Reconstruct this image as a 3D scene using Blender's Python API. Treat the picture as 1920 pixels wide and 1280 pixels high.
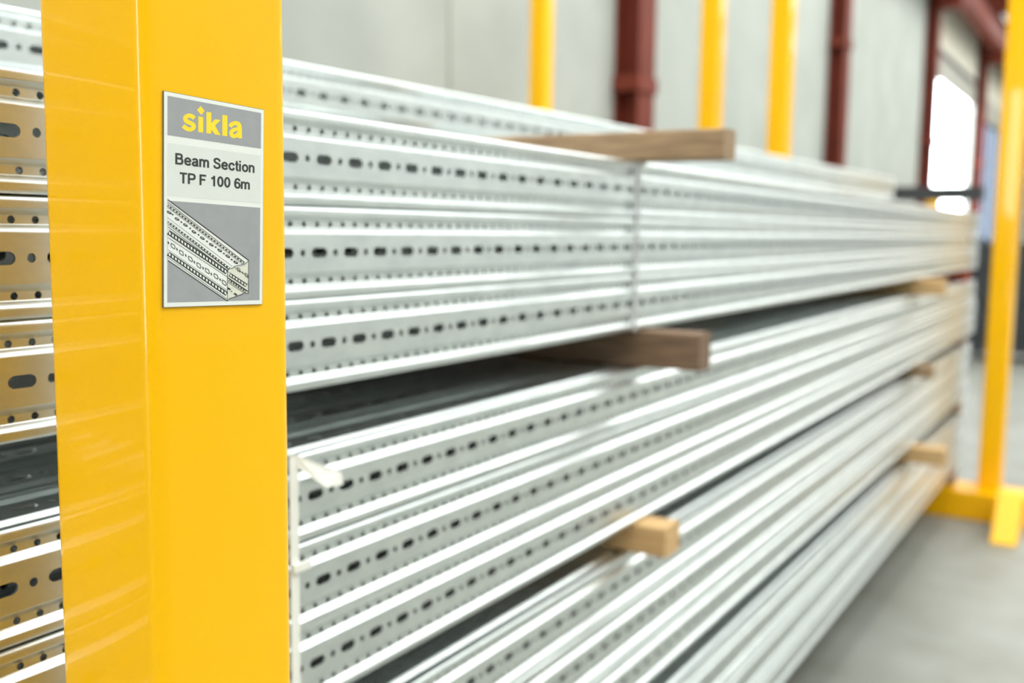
import bpy, math, random
import numpy as np
from mathutils import Matrix, Vector

random.seed(7)
for o in list(bpy.data.objects):
    bpy.data.objects.remove(o, do_unlink=True)
scene = bpy.context.scene
COL = scene.collection

# ------------------------------------------------------------------ camera
ZC = 1.54                                  # lens height above the floor
FPX = 1892.73                              # focal length in pixels of the 1920 wide frame
FW = Vector((0.84577773, 0.52210753, -0.10983514))
RT = Vector((0.52644263, -0.85011481, 0.0127656))
UP = Vector((0.08670746, 0.06861876, 0.99386784))
cam_d = bpy.data.cameras.new('camera')
cam_d.sensor_width = 36.0
cam_d.lens = FPX / 1920 * 36
cam_d.clip_start = 0.02
cam_d.clip_end = 300
cam_d.dof.use_dof = True
cam_d.dof.focus_distance = 0.712
cam_d.dof.aperture_fstop = 3.8
cam = bpy.data.objects.new('camera', cam_d)
COL.objects.link(cam)
M = Matrix.Identity(4)
for i in range(3):
    M[i][0] = RT[i]; M[i][1] = UP[i]; M[i][2] = -FW[i]
M[2][3] = ZC
cam.matrix_world = M
scene.camera = cam

# ------------------------------------------------------------------ light
scene.view_settings.view_transform = 'Standard'
scene.view_settings.look = 'None'
scene.view_settings.exposure = 0.30
scene.view_settings.gamma = 1.0
scene.view_settings.use_curve_mapping = False
scene.cycles.use_denoising = True
scene.cycles.max_bounces = 8
scene.cycles.diffuse_bounces = 4
scene.cycles.glossy_bounces = 5
scene.cycles.sample_clamp_indirect = 8.0
ROOFLIGHT = 4.6                            # radiance of the translucent roof lights
world = bpy.data.worlds.new('overcast_sky')
scene.world = world
world.use_nodes = True
bg = world.node_tree.nodes['Background']
bg.inputs['Color'].default_value = (0.90, 0.95, 1.0, 1)
bg.inputs['Strength'].default_value = 13.0


# ------------------------------------------------------------------ helpers
def at(px, py, y):
    """photo pixel -> point on the upright plane at distance y in front of the lens"""
    d = FW + RT * ((px - 960) / FPX) + UP * ((640 - py) / FPX)
    d = d * (y / d.y)
    return Vector((d.x, d.y, d.z + ZC))


def mat(name, color, rough=0.5, metal=0.0, noise=0.0, scale=8.0, bump=0.0, coat=0.0, color2=None,
        stretch=(1, 1, 1), rough_var=0.0, emit=None, spec=0.5, detail=4.0):
    m = bpy.data.materials.new(name)
    m.use_nodes = True
    nt = m.node_tree
    b = nt.nodes['Principled BSDF']
    b.inputs['Base Color'].default_value = (*color, 1)
    b.inputs['Roughness'].default_value = rough
    b.inputs['Metallic'].default_value = metal
    b.inputs['Coat Weight'].default_value = coat
    b.inputs['Specular IOR Level'].default_value = spec
    b.inputs['Coat Roughness'].default_value = 0.03
    if emit:
        b.inputs['Emission Color'].default_value = (*emit[0], 1)
        b.inputs['Emission Strength'].default_value = emit[1]
    if noise or bump or color2 or rough_var:
        tc = nt.nodes.new('ShaderNodeTexCoord')
        mp = nt.nodes.new('ShaderNodeMapping')
        mp.inputs['Scale'].default_value = stretch
        oi = nt.nodes.new('ShaderNodeObjectInfo')
        nt.links.new(tc.outputs['Object'], mp.inputs['Vector'])
        add = nt.nodes.new('ShaderNodeVectorMath'); add.operation = 'ADD'
        sc_ = nt.nodes.new('ShaderNodeVectorMath'); sc_.operation = 'SCALE'
        cmb = nt.nodes.new('ShaderNodeCombineXYZ')
        for k in range(3):
            nt.links.new(oi.outputs['Random'], cmb.inputs[k])
        nt.links.new(cmb.outputs[0], sc_.inputs[0]); sc_.inputs['Scale'].default_value = 37.0
        nt.links.new(mp.outputs[0], add.inputs[0]); nt.links.new(sc_.outputs[0], add.inputs[1])
        nz = nt.nodes.new('ShaderNodeTexNoise')
        nz.inputs['Scale'].default_value = scale
        nz.inputs['Detail'].default_value = detail
        nt.links.new(add.outputs[0], nz.inputs['Vector'])
        rp = nt.nodes.new('ShaderNodeMapRange')
        rp.inputs[1].default_value = 0.3; rp.inputs[2].default_value = 0.7
        nt.links.new(nz.outputs['Fac'], rp.inputs[0])
        mx = nt.nodes.new('ShaderNodeMix'); mx.data_type = 'RGBA'
        c2 = color2 or tuple(c * (1 - noise) for c in color)
        mx.inputs[6].default_value = (*color, 1)
        mx.inputs[7].default_value = (*c2, 1)
        nt.links.new(rp.outputs[0], mx.inputs[0])
        nt.links.new(mx.outputs[2], b.inputs['Base Color'])
        if rough_var:
            rr = nt.nodes.new('ShaderNodeMapRange')
            rr.inputs[1].default_value = 0.3; rr.inputs[2].default_value = 0.7
            rr.inputs[3].default_value = rough - rough_var; rr.inputs[4].default_value = rough + rough_var
            nt.links.new(nz.outputs['Fac'], rr.inputs[0])
            nt.links.new(rr.outputs[0], b.inputs['Roughness'])
        if bump:
            bp = nt.nodes.new('ShaderNodeBump')
            bp.inputs['Strength'].default_value = bump
            bp.inputs['Distance'].default_value = 0.002
            nt.links.new(nz.outputs['Fac'], bp.inputs['Height'])
            nt.links.new(bp.outputs[0], b.inputs['Normal'])
    return m


def mesh(name, verts, faces, m, smooth=False):
    me = bpy.data.meshes.new(name)
    me.from_pydata([tuple(v) for v in verts], [], [tuple(f) for f in faces])
    me.update()
    if smooth:
        me.polygons.foreach_set('use_smooth', [True] * len(me.polygons))
    me.materials.append(m)
    return me


def link(name, me, parent=None, loc=(0, 0, 0), rot=(0, 0, 0)):
    o = bpy.data.objects.new(name, me)
    COL.objects.link(o)
    o.location = loc
    o.rotation_euler = rot
    if parent is not None:
        o.parent = parent
    return o


def tag(o, label, cat, group=None, kind=None):
    o['label'] = label
    o['category'] = cat
    if group:
        o['group'] = group
    if kind:
        o['kind'] = kind
    return o


def struct(o, label=None):
    o['kind'] = 'structure'
    if label:
        o['label'] = label
    return o


def boxdata(x0, x1, y0, y1, z0, z1, base=0):
    v = [(x0, y0, z0), (x1, y0, z0), (x1, y1, z0), (x0, y1, z0), (x0, y0, z1), (x1, y0, z1), (x1, y1, z1), (x0, y1, z1)]
    f = [(0, 3, 2, 1), (4, 5, 6, 7), (0, 1, 5, 4), (1, 2, 6, 5), (2, 3, 7, 6), (3, 0, 4, 7)]
    return v, [tuple(i + base for i in q) for q in f]


def box(name, x0, x1, y0, y1, z0, z1, m, parent=None, bevel=0.0, origin=(0, 0, 0)):
    ox, oy, oz = origin
    v, f = boxdata(x0 - ox, x1 - ox, y0 - oy, y1 - oy, z0 - oz, z1 - oz)
    o = link(name, mesh(name, v, f, m), parent)
    if bevel:
        b = o.modifiers.new('bevel', 'BEVEL'); b.width = bevel; b.segments = 2
    return o


def empty(name, loc=(0, 0, 0)):
    o = bpy.data.objects.new(name, None)
    o.empty_display_size = 0.1
    COL.objects.link(o)
    o.location = loc
    return o


def prism(name, pts2, lo, hi, axis, m, parent=None, bevel=0.0):
    """extrude a 2-D outline along axis ('x','y','z')"""
    n = len(pts2)
    def P(a, b, c):
        return {'x': (c, a, b), 'y': (a, c, b), 'z': (a, b, c)}[axis]
    v = [P(a, b, lo) for a, b in pts2] + [P(a, b, hi) for a, b in pts2]
    f = [tuple(range(n))[::-1], tuple(range(n, 2 * n))]
    f += [(i, (i + 1) % n, n + (i + 1) % n, n + i) for i in range(n)]
    me = mesh(name, v, f, m)
    import bmesh
    bm = bmesh.new(); bm.from_mesh(me); bmesh.ops.recalc_face_normals(bm, faces=bm.faces); bm.to_mesh(me); bm.free()
    o = link(name, me, parent)
    if bevel:
        b = o.modifiers.new('bevel', 'BEVEL'); b.width = bevel; b.segments = 2
    return o


def rounded_rect(x0, x1, y0, y1, r, seg=8):
    pts = []
    for cx, cy, a0 in ((x1 - r, y0 + r, -90), (x1 - r, y1 - r, 0), (x0 + r, y1 - r, 90), (x0 + r, y0 + r, 180)):
        for k in range(seg + 1):
            a = math.radians(a0 + 90 * k / seg)
            pts.append((cx + r * math.cos(a), cy + r * math.sin(a)))
    return pts


# ------------------------------------------------------------------ materials
GALV = mat('galvanised_steel', (0.78, 0.82, 0.81), 0.33, 1.0, scale=40, color2=(0.66, 0.70, 0.70), rough_var=0.03,
           stretch=(0.5, 1, 1), detail=3)
YELLOW = mat('yellow_powder_coat', (1.0, 0.515, 0.0), 0.28, 0, coat=0.36, scale=6, noise=0.04, bump=0.0, spec=0.12)
RED = mat('red_oxide_paint', (0.185, 0.034, 0.018), 0.6, 0, noise=0.25, scale=3, spec=0.2)
CONC = mat('concrete_wall', (0.43, 0.45, 0.415), 0.85, 0, scale=1.3, color2=(0.355, 0.375, 0.345), bump=0.15, detail=6)
FLOORM = mat('concrete_floor', (0.258, 0.262, 0.238), 0.55, 0, scale=3.2, color2=(0.185, 0.185, 0.157), bump=0.1, detail=6)
ROOFM = mat('roof_sheet', (0.45, 0.47, 0.47), 0.6, 0, noise=0.1)
WALLM = mat('painted_wall', (0.52, 0.53, 0.51), 0.8, 0, noise=0.1, scale=0.6)
WOOD = mat('weathered_timber', (0.42, 0.285, 0.16), 0.8, 0, scale=22, color2=(0.24, 0.155, 0.09), stretch=(6, 0.6, 6), bump=0.4)
WOODD = mat('shade_darkened_timber', (0.235, 0.145, 0.085), 0.8, 0, scale=22, color2=(0.13, 0.08, 0.05), stretch=(6, 0.6, 6), bump=0.4)  # shadow on the jutting timber put into its colour
WOODL = mat('fresh_timber', (0.66, 0.43, 0.20), 0.75, 0, scale=22, color2=(0.48, 0.29, 0.12), stretch=(6, 0.6, 6), bump=0.3)
STRAPW = mat('white_strap_plastic', (0.80, 0.82, 0.78), 0.4, 0, noise=0.06, scale=30)
STRAPS = mat('steel_strap', (0.60, 0.62, 0.62), 0.5, 0.4, noise=0.1, scale=30)
SIGNW = mat('sign_white', (0.80, 0.82, 0.77), 0.45, 0, noise=0.04, scale=60)
SIGNL = mat('sign_pale_grey', (0.70, 0.725, 0.68), 0.45, 0, noise=0.04, scale=60)
SIGNG = mat('sign_grey', (0.335, 0.345, 0.355), 0.5, 0, noise=0.08, scale=90)
SIGNY = mat('sign_yellow', (1.0, 0.70, 0.02), 0.5, 0, noise=0.03, scale=60)
SIGNK = mat('sign_ink', (0.030, 0.034, 0.030), 0.6, 0, noise=0.2, scale=60)
SIGNC = mat('drawing_paper_tone', (0.70, 0.69, 0.58), 0.5, 0, noise=0.06, scale=60)
EDGE = mat('sign_edge', (0.12, 0.11, 0.09), 0.7, 0, noise=0.2, scale=60)
DARK = mat('dark_steel', (0.045, 0.05, 0.055), 0.5, 0.3, noise=0.2, scale=6)
SHUT = mat('shutter_grey', (0.40, 0.39, 0.34), 0.6, 0, noise=0.1, scale=3)
BEIGE = mat('beige_cladding', (0.66, 0.635, 0.53), 0.75, 0, noise=0.08, scale=2)
REDP = mat('red_paint_mark', (0.55, 0.10, 0.06), 0.6, 0, noise=0.2, scale=30)

ROOFL = bpy.data.materials.new('translucent_roof_light')
ROOFL.use_nodes = True
nt = ROOFL.node_tree
nt.nodes.remove(nt.nodes['Principled BSDF'])
em = nt.nodes.new('ShaderNodeEmission')
em.inputs['Color'].default_value = (0.97, 1.0, 0.97, 1)
em.inputs['Strength'].default_value = ROOFLIGHT
nt.links.new(em.outputs[0], nt.nodes['Material Output'].inputs[0])

BLUEG = bpy.data.materials.new('blue_tinted_glazing')
BLUEG.use_nodes = True
nt = BLUEG.node_tree
nt.nodes.remove(nt.nodes['Principled BSDF'])
tr = nt.nodes.new('ShaderNodeBsdfTransparent')
tr.inputs['Color'].default_value = (0.205, 0.225, 0.255, 1)
nt.links.new(tr.outputs[0], nt.nodes['Material Output'].inputs[0])

# ------------------------------------------------------------------ the hall
WY = 4.0                                   # inner face of the wall behind the racks
XL, XR, YF, HZ = -12.0, 46.0, -9.0, 8.2
struct(box('floor', XL, XR + 40, YF, WY + 14, -0.2, 0.0, FLOORM), 'pale grey worn concrete floor')
DOORS = [(22.75, 29.75, 5.0), (32.2, 37.4, 4.85)]
wall = struct(empty('wall_back', (0, WY, 0)), 'pale grey-green precast concrete wall behind the racks')
edges = [-12.0]
while edges[-1] < 22.0:
    edges.append(edges[-1] + 2.52)
edges = edges[:-1] + [22.75, 26.25, 29.75, 32.2, 34.8, 37.4, 40.0, 43.0, 46.0]
for a, b in zip(edges[:-1], edges[1:]):
    z0 = 0.0
    for d0, d1, dz in DOORS:
        if a >= d0 - 0.01 and b <= d1 + 0.01:
            z0 = dz + 0.6
    g = 0.012
    box('panel', a + g, b - g, 0.0, 0.16, z0, HZ, BEIGE if z0 else CONC, wall, bevel=0.01)
    box('joint_filler', a - g, a + g, 0.02, 0.15, z0, HZ, CONC, wall)
w = struct(box('wall_front', XL, XR, YF - 0.2, YF, 0, HZ, WALLM), 'light painted wall on the aisle side')
w = struct(box('wall_right', XR, XR + 0.2, YF, WY, 0, HZ, WALLM), 'light painted end wall')
wl = struct(empty('wall_left', (XL, 0, 0)), 'light painted end wall with open gate')
box('panel', -0.2, 0, YF, 1.0, 0, HZ, WALLM, wl)
box('panel', -0.2, 0, 1.0, 3.0, 4.6, HZ, WALLM, wl)
box('panel', -0.2, 0, 3.0, WY, 0, HZ, WALLM, wl)
struct(box('ceiling', XL, XR, YF, WY, HZ, HZ + 0.2, ROOFM), 'grey sheet roof')
for k, (y0, y1) in enumerate(((-7.6, -5.4), (-4.2, -1.9), (-0.9, 2.3))):
    o = struct(box('window_%d' % (k + 1), XL + 6, XR - 8, y0, y1, HZ - 0.03, HZ - 0.005, ROOFL), 'translucent strip roof light')

# roller shutter above the open gate, bluish glazing in the next bay
sh = struct(empty('door_1', (22.75, WY, 5.0)), 'grey roller shutter rolled up above the bright gate opening')
for k in range(5):
    box('slat', 0.02, 6.98, 0.02, 0.07, k * 0.1, k * 0.1 + 0.094, SHUT, sh)
box('shutter_case', 0.0, 7.0, -0.02, 0.16, 0.5, 0.6, DARK, sh)
g2 = struct(empty('window_4', (32.2, WY, 0)), 'bluish glazed gate beyond the last red column')
for k in range(4):
    box('pane', k * 1.3 + 0.03, k * 1.3 + 1.27, 0.05, 0.06, 0.1, 4.85, BLUEG, g2)
    box('mullion', k * 1.3 - 0.03, k * 1.3 + 0.03, 0.03, 0.09, 0.0, 4.85, SHUT, g2)
box('head_rail', 0, 5.2, 0.0, 0.16, 4.85, 5.45, SHUT, g2)

# red steel columns of the hall frame
ORD = ['beside the first yellow rear post', 'between the rear yellow posts and the bright gate',
       'standing at the side of the bright gate next to the concrete wall', 'standing between the bright gate and the bluish glazing']
for (xc, zb, lab) in ((8.28, 2.75, ORD[0]), (15.2, 4.2, ORD[1]), (22.5, 3.4, ORD[2]), (30.1, 3.4, ORD[3])):
    c = empty('steel_column', (xc, WY, 0))
    tag(c, 'dark red steel hall column ' + lab, 'column', 'red hall columns')
    box('flange', -0.17, 0.17, -0.24, -0.22, 0.02, 7.4, RED, c)
    box('flange', -0.17, 0.17, -0.025, -0.005, 0.02, 7.4, RED, c)
    box('web', -0.012, 0.012, -0.22, -0.02, 0.02, 7.4, RED, c)
    box('base_plate', -0.22, 0.22, -0.30, -0.0, 0.0, 0.02, RED, c)
    box('crane_bracket', -0.12, 0.12, -0.68, -0.24, 6.10, 6.35, RED, c)
    box('bracket', -0.21, 0.19, -0.26, -0.015, zb, zb + 0.13, RED, c)
gd = empty('crane_girder', (-11, 3.50, 6.35))
tag(gd, 'dark red crane girder running along the wall high above the gate', 'girder')
box('bottom_flange', 0, 54, -0.15, 0.15, 0, 0.03, RED, gd)
box('web', 0, 54, -0.02, 0.02, 0.03, 0.72, RED, gd)
box('top_flange', 0, 54, -0.15, 0.15, 0.72, 0.75, RED, gd)
for k in range(2):
    xr = (22.5, 30.1)[k]
    r = empty('roof_rafter', (xr, WY, 7.4))
    tag(r, 'dark red roof rafter on top of ' + ('the column beside the concrete wall', 'the column beside the bluish glazing')[k], 'rafter', 'red roof rafters')
    box('bottom_flange', -0.15, 0.15, -12.9, -0.0, 0.0, 0.03, RED, r)
    box('web', -0.012, 0.012, -12.9, -0.0, 0.03, 0.6, RED, r)
    box('top_flange', -0.15, 0.15, -12.9, -0.0, 0.6, 0.63, RED, r)

# ------------------------------------------------------------------ rack frames
ZB = 0.155                                  # top of the base beam
PW, PD, PR = 0.1316, 0.117, 0.0125
YP = 0.555                                 # aisle side of the front posts


def post(parent, x, y, h=3.3):
    pts = rounded_rect(x, x + PW, y, y + PD, PR, 10)
    n = len(pts)
    v = [(a, b, ZB) for a, b in pts] + [(a, b, h) for a, b in pts]
    f = [(i, (i + 1) % n, n + (i + 1) % n, n + i) for i in range(n)]
    me = mesh('post', v, f + [tuple(range(n, 2 * n))], YELLOW)
    for p in me.polygons:
        p.use_smooth = len(p.vertices) == 4
    me.set_sharp_from_angle(angle=math.radians(40))
    return link('post', me, parent)


def frame(x, y1, y2, label, guard=True, front=True):
    r = empty('rack_frame', (0, 0, 0))
    tag(r, label, 'rack', 'yellow rack frames')
    if front:
        post(r, x, y1)
    post(r, x, y2)
    box('base_beam', x - 0.10, x + PW + 0.02, y1 - 0.15, y2 + PD + 0.12, 0.0, ZB, YELLOW, r, bevel=0.006)
    if guard:
        xg = x - 0.10
        prism('foot_guard', [(xg - 0.41, 0.0), (xg - 0.405, 0.012), (xg - 0.195, 0.232), (xg - 0.16, 0.235), (xg - 0.001, 0.15), (xg - 0.001, 0)],
              y1 - 0.135, y1 - 0.015, 'y', YELLOW, r, bevel=0.008)
    return r


frame(0.4427, YP, 1.819, 'yellow steel rack frame whose post carries the product sign', guard=False)
frame(5.983, YP, 1.819, 'yellow steel rack frame at the far end of the beams, with a sloped foot guard')
frame(5.983, 2.255, 3.472, 'yellow steel rack frame of the second rack, between the beam stacks and the wall', guard=False)

# ------------------------------------------------------------------ slotted beam mesh
P = 0.0519443                              # slot pitch
SZ = 0.0991
H = SZ / 2


def cell(x0, x1, s0, s1, cx, cs, kind, size, depth, thick, n):
    """flat cell with one hole; kind 'round' (r) or 'slot' (half length, r)"""
    if kind == 'round':
        def rad(a): return size
    else:
        hl, r = size
        def rad(a):
            c, s = math.cos(a), math.sin(a)
            if abs(s) > 1e-9:
                t = r / abs(s)
                if abs(t * c) <= hl - r:
                    return t
            k = (hl - r) * (1 if c > 0 else -1)
            bq = k * c
            return bq + math.sqrt(max(bq * bq - (k * k - r * r), 0))
    corners = [math.atan2(b - cs, a - cx) for a in (x0, x1) for b in (s0, s1)]
    ang = corners[:]
    for k in range(n):
        a = -math.pi + 2 * math.pi * (k + 0.5) / n
        if kind == 'slot':   # denser towards the rounded ends
            a = math.atan2(math.sin(a) * size[1], math.cos(a) * size[0])
        if min(abs(a - q) for q in ang) > 0.06:
            ang.append(a)
    ang.sort()
    m = len(ang)
    V = []
    for a in ang:
        c, s = math.cos(a), math.sin(a)
        tx = ((x1 - cx) / c) if c > 1e-9 else (((x0 - cx) / c) if c < -1e-9 else 1e9)
        ts = ((s1 - cs) / s) if s > 1e-9 else (((s0 - cs) / s) if s < -1e-9 else 1e9)
        t = min(tx, ts)
        V.append((cx + t * c, cs + t * s, depth))
    for a in ang:
        V.append((cx + rad(a) * math.cos(a), cs + rad(a) * math.sin(a), depth))
    for a in ang:
        V.append((cx + rad(a) * math.cos(a), cs + rad(a) * math.sin(a), depth - thick))
    F = []
    for i in range(m):
        j = (i + 1) % m
        F.append((i, j, m + j, m + i))
        F.append((m + i, m + j, 2 * m + j, 2 * m + i))
    return V, F


def build_beam(length):
    k = SZ / 0.1
    mm = 0.001 * k
    V, F = [], []

    def add(v, f):
        b = len(V)
        V.extend(v)
        F.extend(tuple(i + b for i in q) for q in f)
    prof = [(20.5, 0), (21.5, -.3), (22.2, -1.0), (26.6, -5.4), (27.4, -6.0)]
    prof2 = [(34.2, -6.0), (35.0, -5.4), (39.2, -1.0), (39.9, -.3), (40.9, 0), (45.2, 0)]
    for k_ in range(1, 4):
        a = math.radians(45 * k_ / 3)
        prof2.append((45.2 + 4.8 * math.sin(a), -4.8 + 4.8 * math.cos(a)))
    for lst in (prof, prof2):
        for (sa, da), (sb, db) in zip(lst[:-1], lst[1:]):
            for sg in (1, -1):
                a0, a1 = sg * sa * mm, sg * sb * mm
                v = [(0, a0, da * mm), (length, a0, da * mm), (length, a1, db * mm), (0, a1, db * mm)]
                add(v, [(0, 1, 2, 3)] if sg > 0 else [(3, 2, 1, 0)])
    t = 2.6 * mm
    n = int(length / P)
    x = 0.0
    for i in range(n):
        c = P * (i + 0.5)
        add(*cell(c - P * 0.5, c + P * 0.18, -20.5 * mm, 20.5 * mm, c - P * 0.16, 0, 'slot', (12.4 * mm, 5.4 * mm), 0, t, 16))
        add(*cell(c + P * 0.18, c + P * 0.5, -20.5 * mm, 20.5 * mm, c + P * 0.34, 0, 'round', 3.9 * mm, 0, t, 10))
    q = 0.4 * P
    nb = int(n * P / q + 1e-6)
    for i in range(nb):
        for sg in (1, -1):
            c = q * (i + 0.5)
            lo, hi = sorted((sg * 27.4 * mm, sg * 34.2 * mm))
            add(*cell(c - q / 2, c + q / 2, lo, hi, c, (lo + hi) / 2, 'round', 3.35 * mm, -6 * mm, t, 8))
    xe = n * P
    for lo, hi, d in ((-20.5, 20.5, 0), (27.4, 34.2, -6), (-34.2, -27.4, -6)):
        add([(xe, lo * mm, d * mm), (length, lo * mm, d * mm), (length, hi * mm, d * mm), (xe, hi * mm, d * mm)], [(0, 1, 2, 3)])
    # the four sides
    A = np.array(V)
    nv = len(A)
    allv, allf = [], []
    for side in range(4):
        a = side * math.pi / 2
        # base side: looks along -Y, s is Z
        xs, s, d = A[:, 0], A[:, 1], A[:, 2]
        y, z = -(H + d), s
        Y = y * math.cos(a) - z * math.sin(a)
        Z = y * math.sin(a) + z * math.cos(a)
        allv.append(np.stack([xs, Y, Z], 1))
        allf += [tuple(i + side * nv for i in f) for f in F]
    me = mesh('beam_section', np.concatenate(allv).tolist(), allf, GALV)
    return me


BEAM_L = 5.99
BEAM = build_beam(BEAM_L)
SLOT0 = P * 0.34                           # local x of the first slot centre


def beam_x(xslot, near):
    """start of a beam so that one slot sits at xslot and the end lies near `near`"""
    k = round((xslot - SLOT0 - near) / P)
    return xslot - SLOT0 - k * P


BUNDLES = [
    # name, front plane, rows (relative to the lens), slot phase per row, near ends
    ('uppermost full', 0.759, (0.0726, -0.0274, -0.1266), (0.83662, 0.82803, 0.78996), 0.15),
    ('second highest full', 0.759, (-0.2945, -0.3950, -0.4880), (0.8186, 0.8304, 0.81906), 0.17),
    ('third highest full', 0.773, (-0.6450, -0.7455, -0.8460), (1.203, 1.428, 1.31), 0.16),
    ('lowest full', 0.775, (-1.0200, -1.1200, -1.2200), (1.25, 1.27, 1.255), 0.10),
]
ROWN = ('top', 'middle', 'bottom')
NCOL = 8
BACK = ('front', 'second', 'third', 'fourth', 'fifth', 'sixth', 'seventh', 'eighth')
for bi, (bn, V0, rows, phase, near) in enumerate(BUNDLES):
    for ri, z in enumerate(rows):
        for j in range(NCOL):
            o = link('slotted_steel_section', BEAM)
            x = beam_x(phase[ri], near + random.uniform(-0.03, 0.03)) if j == 0 else near + random.uniform(-0.05, 0.05)
            o.location = (x, V0 + H + 0.1 * j, ZC + z)
            if j == 0:
                lab = 'galvanised slotted beam facing the aisle, %s row of %s bundle' % (ROWN[ri], bn)
            else:
                lab = 'galvanised slotted beam, %s row of %s bundle, %s back from the aisle' % (ROWN[ri], bn, BACK[j])
            tag(o, lab, 'steel section', 'slotted beams in stacked bundles')

# loose set-back layer on top, slightly skewed
UB = []
for j in range(3):
    o = link('slotted_steel_section', BEAM)
    a = math.radians(-2.6)
    x0, y0 = -0.75, 1.312 + H + 0.1005 * j
    o.location = (x0, y0, ZC + 0.1236 + 0.052 + H)
    o.rotation_euler = (0, 0, a)
    tag(o, 'galvanised slotted beam of the set-back skewed layer above timber, %s from the aisle' % ('first', 'second', 'third')[j],
        'steel section', 'slotted beams of the set-back top layer')

# ------------------------------------------------------------------ timber spacers


def timber(name_label, x, w_, y0, y1, z0, z1, m, rot=0.0, group='timber spacers between the bundles', red=False):
    random.seed(int(x * 1000 + z0 * 77))
    ny = 9
    V, F = [], []
    prof = rounded_rect(-w_ / 2, w_ / 2, 0, z1 - z0, 0.006, 2)
    n = len(prof)
    L = y1 - y0
    for i in range(ny):
        t = i / (ny - 1)
        jx, jz = random.uniform(-.0015, .0015), random.uniform(-0.001, 0.0)
        for a, b in prof:
            V.append((a + jx, t * L, min(max(b, 0), z1 - z0) + (jz if b > 0.01 else 0)))
    for i in range(ny - 1):
        for k in range(n):
            F.append((i * n + k, (i + 1) * n + k, (i + 1) * n + (k + 1) % n, i * n + (k + 1) % n))
    F.append(tuple(range(n)))
    F.append(tuple(range((ny - 1) * n, ny * n))[::-1])
    me = mesh('timber_spacer', V, [f[::-1] for f in F], m)
    o = link('timber_spacer', me, None, (x, y0, z0), (0, 0, rot))
    tag(o, name_label, 'timber', group)
    return o


def gap(hi, lo):
    z1 = ZC + BUNDLES[hi][2][2] - H - 0.0005
    z0 = ZC + BUNDLES[lo][2][0] + H + 0.0005
    return z0, z1


T0 = ZC + BUNDLES[0][2][0] + H + 0.0005
g1, g2_, g3 = gap(0, 1), gap(1, 2), gap(2, 3)
timber('thick weathered timber on top of the uppermost full bundle, under the skewed layer', 1.665, 0.06, 0.60, 1.66, T0, T0 + 0.0515, WOOD, 0.02)
timber('dark timber far along the top of the uppermost full bundle', 4.45, 0.06, 1.06, 1.62, T0, T0 + 0.0515, WOOD)
timber('dark brown timber jutting out under the uppermost full bundle', 1.70, 0.06, 0.645, 1.60, g1[0], g1[1], WOODD, 0.03)
timber('pale timber block jutting out under the second highest full bundle', 1.71, 0.072, 0.70, 1.60, g2_[0], g2_[1], WOODL, 0.02)
timber('timber between third highest and lowest bundles, near the sign post', 1.60, 0.07, 0.70, 1.60, g3[0], g3[1], WOODL)
timber('orange-tinted timber far along under the uppermost full bundle', 4.45, 0.08, 0.665, 1.60, g1[0], g1[1], WOODL)
timber('brown timber far along under the second highest full bundle', 4.50, 0.08, 0.70, 1.60, g2_[0], g2_[1], WOOD)
timber('pale timber far along under the third highest full bundle', 4.55, 0.08, 0.64, 1.60, g3[0], g3[1], WOODL)
for (lo_, hi_), lab, m_ in ((g1, 'red-painted timber added to block gate light at far end, under the uppermost full bundle', REDP),
                       (g2_, 'brown timber added to block gate light at far end, under second highest full bundle', WOOD),
                       (g3, 'brown timber added to block gate light at far end, under third highest full bundle', WOOD)):
    timber(lab, 5.95, 0.10, 0.775, 1.60, lo_, hi_, m_)  # added timbers, they block the bright gate showing through the gaps
zb4 = ZC + BUNDLES[3][2][2] - H - 0.0005
for x, lab in ((0.508, 'timber packing on the base beam under the sign post rack'), (6.02, 'timber packing on the base beam of the far rack frame')):
    timber(lab, x, 0.08, 0.79, 1.60, ZB + 0.0005, zb4, WOOD)

# ------------------------------------------------------------------ straps


def strap(x, bi, width, m, label, t=0.0012):
    V0, rows = BUNDLES[bi][1], BUNDLES[bi][2]
    zt, zl = ZC + rows[0] + H, ZC + rows[2] - H
    y0, y1 = V0 - 0.0006, V0 + 0.1 * NCOL
    s = empty('bundle_strap', (x, V0, zl))
    tag(s, label, 'strap', 'straps around the bundles')
    # the run over the aisle face, folded over the top edge
    box('front_run', -width / 2, width / 2, -0.0006 - t, -0.0006, -0.001, zt - zl + 0.001, m, s)
    box('top_fold', -width / 2, width / 2, -0.0006 - t, 0.03, zt - zl + 0.0002, zt - zl + 0.0002 + t, m, s)
    return s


s = strap(0.7835, 1, 0.013, STRAPW, 'white plastic strap with loose tail around the second highest bundle')
q = [at(556, 852, .757), at(640, 886, .742), at(644, 908, .740), at(612, 914, .742), at(556, 874, .757)]
org = s.location
v = [tuple(p - org) for p in q] + [tuple(p - org + Vector((0, 0.001, 0))) for p in q]
n = 5
f = [(0, 1, 2, 3, 4), (9, 8, 7, 6, 5)] + [(i, i + 5, (i + 1) % 5 + 5, (i + 1) % 5) for i in range(5)]
link('loose_tail', mesh('loose_tail', v, f, STRAPW), s)
a = at(547, 1076, .757) - org
b = at(580, 1046, .757) - org
box('seal', a.x, b.x, -0.006, -0.0018, a.z, b.z, STRAPW, s, bevel=0.001)
strap(1.645, 0, 0.016, STRAPS, 'grey steel strap around the uppermost full bundle below the thick timber')

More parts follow.
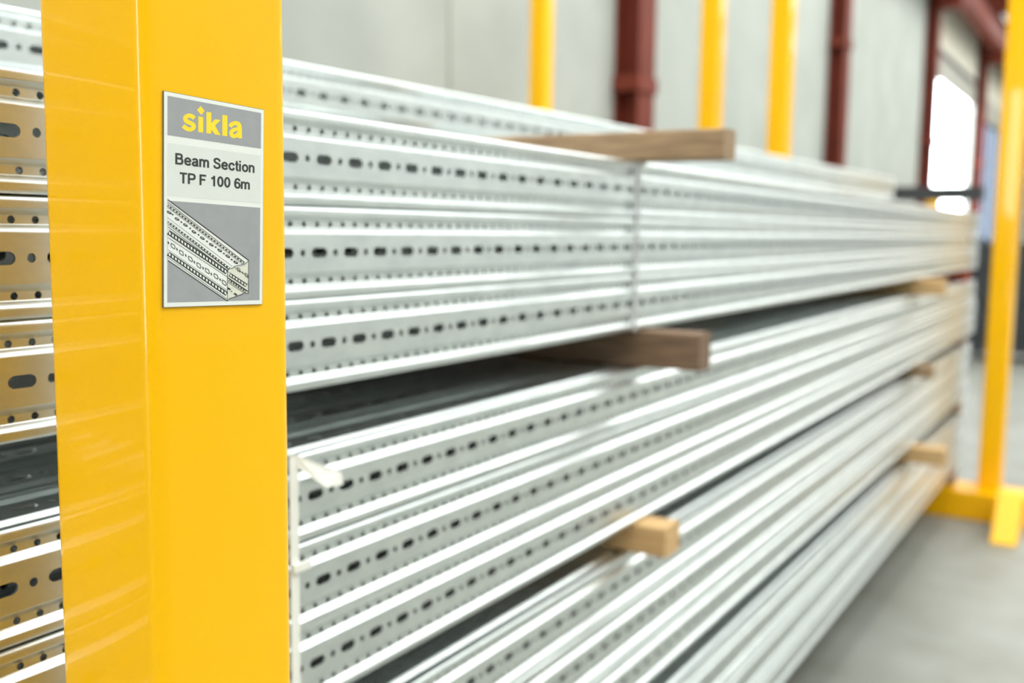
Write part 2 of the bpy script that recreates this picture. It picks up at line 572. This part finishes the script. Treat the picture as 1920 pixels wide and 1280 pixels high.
# ------------------------------------------------------------------ the sign
SW, SH = 0.0862, 0.1370
YS = YP
src = np.array([(302.6, 169.8), (492.0, 205.4), (490.4, 570.5), (305.5, 576.1)])
pts3 = [at(x, y, YS) for x, y in src]
cen = sum(pts3, Vector()) / 4
SW = ((pts3[1] - pts3[0]).length + (pts3[2] - pts3[3]).length) / 2
SH = ((pts3[3] - pts3[0]).length + (pts3[2] - pts3[1]).length) / 2
dst = np.array([(-SW / 2, SH / 2), (SW / 2, SH / 2), (SW / 2, -SH / 2), (-SW / 2, -SH / 2)])
A = []; B = []
for (x, y), (u_, v_) in zip(src, dst):
    A.append([x, y, 1, 0, 0, 0, -u_ * x, -u_ * y]); B.append(u_)
    A.append([0, 0, 0, x, y, 1, -v_ * x, -v_ * y]); B.append(v_)
hh = np.linalg.solve(np.array(A), np.array(B))


def S(px, py):
    w_ = hh[6] * px + hh[7] * py + 1
    return ((hh[0] * px + hh[1] * py + hh[2]) / w_, (hh[3] * px + hh[4] * py + hh[5]) / w_)


def S1(c):   # coordinates in the enlarged lower picture of the sign
    return S(300 + c[0] / 5.82, 360 + c[1] / 5.82)


def S2(c):   # coordinates in the enlarged upper half of the sign
    return S(300 + c[0] / 5.82, 165 + c[1] / 5.82)


sign = empty('product_sign', (cen.x, YS - 0.0001, cen.z))
sign.rotation_euler = (0, -math.atan2((pts3[1] - pts3[0] + pts3[2] - pts3[3]).z, (pts3[1] - pts3[0] + pts3[2] - pts3[3]).x), 0)
tag(sign, 'small grey and white product sign reading Beam Section on the yellow post', 'sign')


def layer(name, polys, y, m, parent=None):
    V, F = [], []
    for pl in polys:
        b = len(V)
        V += [(a, y - 1e-6 * (len(F) % 20), c) for a, c in pl]
        F.append(tuple(range(b, b + len(pl))))
    me = mesh(name, V, F, m)
    import bmesh
    bm = bmesh.new(); bm.from_mesh(me)
    for f_ in bm.faces:
        f_.normal_update()
        if f_.normal.y > 0:
            f_.normal_flip()
    bmesh.ops.triangulate(bm, faces=bm.faces[:])
    bm.to_mesh(me); bm.free()
    return link(name, me, parent or sign)


def rect(x0, x1, z0, z1):
    return [(x0, z0), (x1, z0), (x1, z1), (x0, z1)]


hw, hh2 = SW / 2, SH / 2
box('plate', -hw, hw, -0.0012, 0, -hh2, hh2, EDGE, sign)
yl = -0.0013
layer('white_face', [rect(-hw + .0003, hw - .0003, -hh2 + .0003, hh2 - .0003)], yl, SIGNW)
mx_ = 0.034 * SW
zt = lambda fr: hh2 - fr * SH
layer('logo_panel', [rect(-hw + mx_, hw - mx_, zt(.200), zt(.020))], yl - .00006, SIGNG)
layer('text_panel', [rect(-hw + mx_, hw - mx_, zt(.478), zt(.235))], yl - .00006, SIGNL)
pic = layer('picture_panel', [rect(-hw + mx_, hw - mx_, zt(.977), zt(.501))], yl - .00006, SIGNG)


def stroke(path, w_, close=False):
    """thick polyline as quads with mitred joints"""
    n = len(path)
    L, R_ = [], []
    for i, p in enumerate(path):
        a = path[i - 1] if (i > 0 or close) else path[i]
        b = path[(i + 1) % n] if (i < n - 1 or close) else path[i]
        d1 = (p[0] - a[0], p[1] - a[1]); d2 = (b[0] - p[0], b[1] - p[1])
        def nrm(d):
            l = math.hypot(*d)
            return (d[0] / l, d[1] / l) if l > 1e-9 else None
        n1, n2 = nrm(d1), nrm(d2)
        n1 = n1 or n2; n2 = n2 or n1
        t = nrm((n1[0] + n2[0], n1[1] + n2[1])) or n1
        k = 1 / max(0.5, t[0] * n1[0] + t[1] * n1[1])
        ww = (w_[i] if isinstance(w_, (list, tuple)) else w_) / 2 * k
        L.append((p[0] - t[1] * ww, p[1] + t[0] * ww)); R_.append((p[0] + t[1] * ww, p[1] - t[0] * ww))
    out = []
    for i in range(n if close else n - 1):
        j = (i + 1) % n
        out.append([L[i], L[j], R_[j], R_[i]])
    return out


def smooth(path, k=6):
    """Catmull-Rom through the points"""
    out = []
    n = len(path)
    for i in range(n - 1):
        p0, p1, p2, p3 = path[max(i - 1, 0)], path[i], path[i + 1], path[min(i + 2, n - 1)]
        for s_ in range(k):
            t = s_ / k
            out.append(tuple(0.5 * ((2 * p1[c]) + (-p0[c] + p2[c]) * t + (2 * p0[c] - 5 * p1[c] + 4 * p2[c] - p3[c]) * t * t
                                    + (-p0[c] + 3 * p1[c] - 3 * p2[c] + p3[c]) * t ** 3) for c in (0, 1)))
    out.append(path[-1])
    return out


def M2(polys, fn):
    return [[fn(p) for p in pl] for pl in polys]


logo = []
logo += stroke(smooth([(352, 333), (322, 309), (282, 304), (252, 326), (262, 360), (300, 380), (338, 402), (343, 434), (312, 453), (270, 446), (228, 414)]),
               46)
logo += [[(395, 310), (448, 318), (448, 489), (395, 482)], [(420, 198), (462, 248), (427, 298), (380, 240)]]
logo += [[(483, 260), (536, 268), (536, 501), (485, 495)],
         [(536, 385), (580, 340), (640, 350), (578, 410), (536, 455)], [(536, 455), (578, 410), (638, 516), (580, 509)]]
logo += [[(658, 292), (713, 300), (713, 528), (658, 520)]]
logo += stroke(smooth([(742, 424), (765, 394), (805, 384), (838, 398), (848, 440), (848, 490)]), 46) + [[(824, 450), (873, 455), (873, 553), (826, 546)]]
logo += stroke(smooth([(846, 446), (800, 452), (764, 470), (756, 500), (776, 526), (812, 520), (840, 494)]), 42)
layer('logo_lettering', M2(logo, S2), yl - .00012, SIGNY)


def glyph(ch):
    """stroke letters of cap height 1: (list of polylines, advance)"""
    st = [(.085, 0), (.085, 1)]
    xs = [(.085, 0), (.085, .73)]
    sm = smooth
    el = lambda cx, cy, rx, ry: [(cx + rx * math.cos(t), cy + ry * math.sin(t)) for t in [2 * math.pi * k / 24 for k in range(25)]]
    arch = lambda d, w_: sm([(d + .085, .46), (d + .16, .61), (d + w_ * .55 + .04, .655), (d + w_ - .03, .60), (d + w_, .46)], 4) + [(d + w_, 0)]
    G = {
        'B': ([st, sm([(.085, .915), (.36, .915), (.50, .87), (.54, .74), (.50, .60), (.36, .545), (.085, .545)], 4),
               sm([(.30, .545), (.53, .49), (.59, .31), (.53, .13), (.38, .085), (.085, .085)], 4)], .74),
        'e': ([[(.08, .37), (.55, .37)], sm([(.52, .37), (.49, .55), (.31, .655), (.14, .56), (.085, .37), (.14, .16), (.31, .075), (.45, .11), (.53, .22)], 4)], .65),
        'a': ([sm([(.08, .52), (.16, .63), (.29, .655), (.42, .61), (.455, .48)], 4) + [(.455, .15), (.49, 0)],
               sm([(.455, .42), (.26, .37), (.11, .30), (.085, .17), (.18, .075), (.32, .10), (.455, .24)], 4)], .63),
        'm': ([xs, arch(0, .43), arch(.345, .43)], .93),
        'n': ([xs, arch(0, .47)], .64),
        'S': ([sm([(.58, .70), (.51, .86), (.34, .925), (.16, .87), (.11, .73), (.18, .59), (.35, .52), (.52, .44), (.58, .28), (.50, .13), (.33, .075), (.15, .13), (.07, .30)], 4)], .72),
        'c': ([sm([(.52, .47), (.44, .62), (.30, .655), (.14, .57), (.085, .37), (.14, .16), (.30, .075), (.44, .11), (.53, .27)], 4)], .61),
        't': ([[(.17, .95)] + sm([(.17, .25), (.19, .12), (.27, .075), (.35, .085)], 4), [(.02, .655), (.34, .655)]], .39),
        'i': ([xs, [(.085, .85), (.085, 1)]], .26),
        'o': ([el(.31, .365, .225, .29)], .66),
        'T': ([[(0, .915), (.62, .915)], [(.31, .915), (.31, 0)]], .69),
        'P': ([st, sm([(.085, .915), (.38, .915), (.54, .86), (.58, .70), (.53, .53), (.38, .47), (.085, .47)], 4)], .69),
        'F': ([st, [(.085, .915), (.58, .915)], [(.085, .52), (.50, .52)]], .64),
        '1': ([[(.34, 0), (.34, 1)], sm([(.34, .90), (.23, .78), (.08, .71)], 4)], .60),
        '0': ([el(.30, .5, .205, .425)], .63),
        '6': ([sm([(.51, .74), (.45, .87), (.32, .925), (.17, .84), (.09, .60), (.09, .36), (.15, .15), (.30, .075), (.46, .14), (.52, .32), (.45, .50), (.31, .575), (.17, .52), (.10, .36)], 4)], .63),
        ' ': ([], .31),
    }
    return G[ch]


def lettering(text, p0, p1, cap_top, name):
    """letters laid between two baseline points; cap_top lies on the cap line above p0"""
    polys, x = [], 0.0
    for ch in text:
        strokes, adv = glyph(ch)
        for pth in strokes:
            polys += stroke([(a + x, b) for a, b in pth], 0.182)
        x += adv
    xs_ = [p[0] for pl in polys for p in pl]
    x0, x1 = min(xs_), max(xs_)
    a, b, c = S2(p0), S2(p1), S2(cap_top)
    hgt = c[1] - a[1]
    def T(p):
        t = (p[0] - x0) / (x1 - x0)
        return (a[0] + (b[0] - a[0]) * t, a[1] + (b[1] - a[1]) * t + p[1] * hgt)
    return layer(name, [[T(p) for p in pl] for pl in polys], yl - .00012, SIGNK)


lettering('Beam Section', (146, 834), (1013, 930), (146, 710), 'lettering')
lettering('TP F 100 6m', (196, 1041), (963, 1112), (196, 921), 'lettering')

# line drawing of the beam section, printed on the picture panel
y1_, y2_, y3_ = yl - .00012, yl - .00018, yl - .00024
body = [[(65, 82), (955, 746), (915, 800), (725, 850), (68, 372)], [(68, 372), (725, 850), (725, 1185), (73, 742)]]
dr = layer('beam_drawing', M2(body, S1), y1_, SIGNW, pic)
layer('drawing_open_end', M2([[(725, 850), (915, 795), (955, 755), (952, 1105), (905, 1098), (745, 1162), (725, 1185)]], S1), y1_, SIGNC, pic)
ink, paper = [], []


def ln(a, b, w_=4):
    ink.extend(stroke([a, b], w_ * (1.3 if w_ < 12 else 1.1)))


def ladder(a, b, w_, n, duty=0.55, slant=(0, 1)):
    ln(a, b, w_)
    dx, dy = (b[0] - a[0]) / n, (b[1] - a[1]) / n
    hgt = w_ * 0.5
    for i in range(n):
        cx, cy = a[0] + dx * (i + 0.5), a[1] + dy * (i + 0.5)
        ex, ey = dx * duty / 2, dy * duty / 2
        sx, sy = slant[0] * hgt * .62, slant[1] * hgt * .62
        paper.append([(cx - ex - sx, cy - ey - sy), (cx + ex - sx, cy + ey - sy), (cx + ex + sx, cy + ey + sy), (cx - ex + sx, cy - ey + sy)])


def oval(c, a, b, rot, filled=True):
    r = math.radians(rot)
    pts = [(c[0] + a * math.cos(t) * math.cos(r) - b * math.sin(t) * math.sin(r), c[1] + a * math.cos(t) * math.sin(r) + b * math.sin(t) * math.cos(r))
           for t in [2 * math.pi * i / 14 for i in range(14)]]
    if filled:
        ink.append(pts)
    else:
        ink.extend(stroke(pts, 6, True))


ln((65, 84), (955, 748), 9); ln((67, 112), (915, 770), 5); ln((67, 128), (905, 780), 3)
ladder((68, 150), (900, 778), 18, 26, .5, (-.6, .8))
ln((68, 172), (885, 790), 3); ln((68, 282), (775, 812), 3)
ladder((70, 328), (748, 838), 20, 22, .5, (-.6, .8))
ln((70, 355), (738, 848), 4); ln((70, 380), (728, 862), 5)
ladder((75, 442), (718, 878), 44, 19, .55, (0, 1)); ln((75, 500), (720, 925), 4); ln((75, 408), (722, 852), 3)
ladder((75, 672), (718, 1112), 42, 19, .55, (0, 1)); ln((75, 630), (720, 1072), 3)
ln((73, 716), (722, 1165), 4); ln((73, 744), (725, 1186), 7)
for c in ((85, 225), (170, 297), (262, 362), (355, 437), (447, 505), (545, 577), (637, 638), (725, 702), (812, 768)):
    oval(c, 30, 14, 30)
    paper.append([(c[0] - 10, c[1] - 8), (c[0] + 12, c[1] - 2), (c[0] + 10, c[1] + 3), (c[0] - 12, c[1] - 3)])
for c in ((122, 248), (217, 330), (313, 398), (405, 468), (498, 540), (593, 603), (683, 672), (768, 738)):
    oval(c, 13, 8, 35)
for c in ((128, 590), (220, 663), (318, 730), (410, 800), (503, 860), (598, 918), (687, 988)):
    pts = [(c[0] - 20, c[1] - 30), (c[0] + 14, c[1] - 12), (c[0] + 24, c[1] + 20), (c[0] + 18, c[1] + 32), (c[0] - 14, c[1] + 12), (c[0] - 22, c[1] - 14)]
    ink.extend(stroke(pts, 8, True))
for c in ((78, 555), (172, 625), (268, 693), (362, 765), (457, 830), (547, 895), (643, 955)):
    oval(c, 17, 7, 75)
end = [(725, 852), (738, 826), (775, 835), (800, 812), (915, 785), (952, 752), (952, 1105), (905, 1098), (880, 1118), (745, 1162), (725, 1186), (722, 1000)]
ink.extend(stroke(end, 7, True))
ln((790, 815), (950, 925), 4); ln((735, 872), (950, 1012), 4); ln((728, 935), (950, 1085), 8); ln((730, 985), (905, 1100), 4)
ladder((745, 900), (930, 1020), 34, 6, .6, (0, 1)); ladder((738, 962), (925, 1088), 20, 7, .5, (0, 1))
for c in ((845, 848), (930, 908)):
    ink.extend(stroke([(c[0] - 16, c[1] - 24), (c[0] + 12, c[1] - 8), (c[0] + 16, c[1] + 26), (c[0] - 12, c[1] + 10)], 7, True))
for c in ((740, 1055), (812, 1115)):
    oval(c, 22, 11, 32)
oval((887, 880), 14, 6, 70); oval((768, 1082), 9, 6, 40)
layer('drawing_lines', M2(ink, S1), y2_, SIGNK, pic)
layer('drawing_gaps', M2(paper, S1), y3_, SIGNW, pic)

# ------------------------------------------------------------------ far background things
cr = empty('cantilever_rack', (9.0, 2.2, 0))
tag(cr, 'dark steel cantilever rack arm showing in front of the bright gate', 'rack')
box('upright', -0.06, 0.06, -0.16, 0.0, 0.10, 1.88, DARK, cr)
box('arm', -0.06, 0.06, -1.10, -0.16, 1.825, 1.94, DARK, cr)
box('foot', -0.08, 0.08, -1.0, 0.0, 0.0, 0.10, DARK, cr)

bo = empty('bollard', (21.6, 3.55, 0))
tag(bo, 'tall yellow guard post at the edge of the bright gate', 'bollard')
prism('pipe', [(0.14 * math.cos(t), 0.14 * math.sin(t)) for t in [2 * math.pi * i / 16 for i in range(16)]], 0.012, 2.25, 'z', YELLOW, bo)
box('floor_plate', -0.2, 0.2, -0.2, 0.2, 0, 0.012, YELLOW, bo)

st = empty('stillage', (13.6, 0, 0))
tag(st, 'dark steel stillage standing on the floor far behind the far post', 'container')
for x in (0.0, 0.92):
    for y in (0.55, 1.70):
        box('leg', x, x + 0.08, y, y + 0.08, 0, 1.52, DARK, st)
box('tray', 0.0, 1.0, 0.55, 1.78, 0.12, 0.18, DARK, st)
box('side_panel', 0.01, 0.04, 0.63, 1.70, 0.18, 1.46, DARK, st)
box('side_panel', 0.96, 0.99, 0.63, 1.70, 0.18, 1.46, DARK, st)
box('end_panel', 0.08, 0.92, 0.56, 0.59, 0.18, 1.46, DARK, st)
box('end_panel', 0.08, 0.92, 1.74, 1.77, 0.18, 1.46, DARK, st)
for k in range(3):
    box('rib', -0.02, 0.01, 0.63, 1.70, 0.35 + 0.4 * k, 0.41 + 0.4 * k, DARK, st)
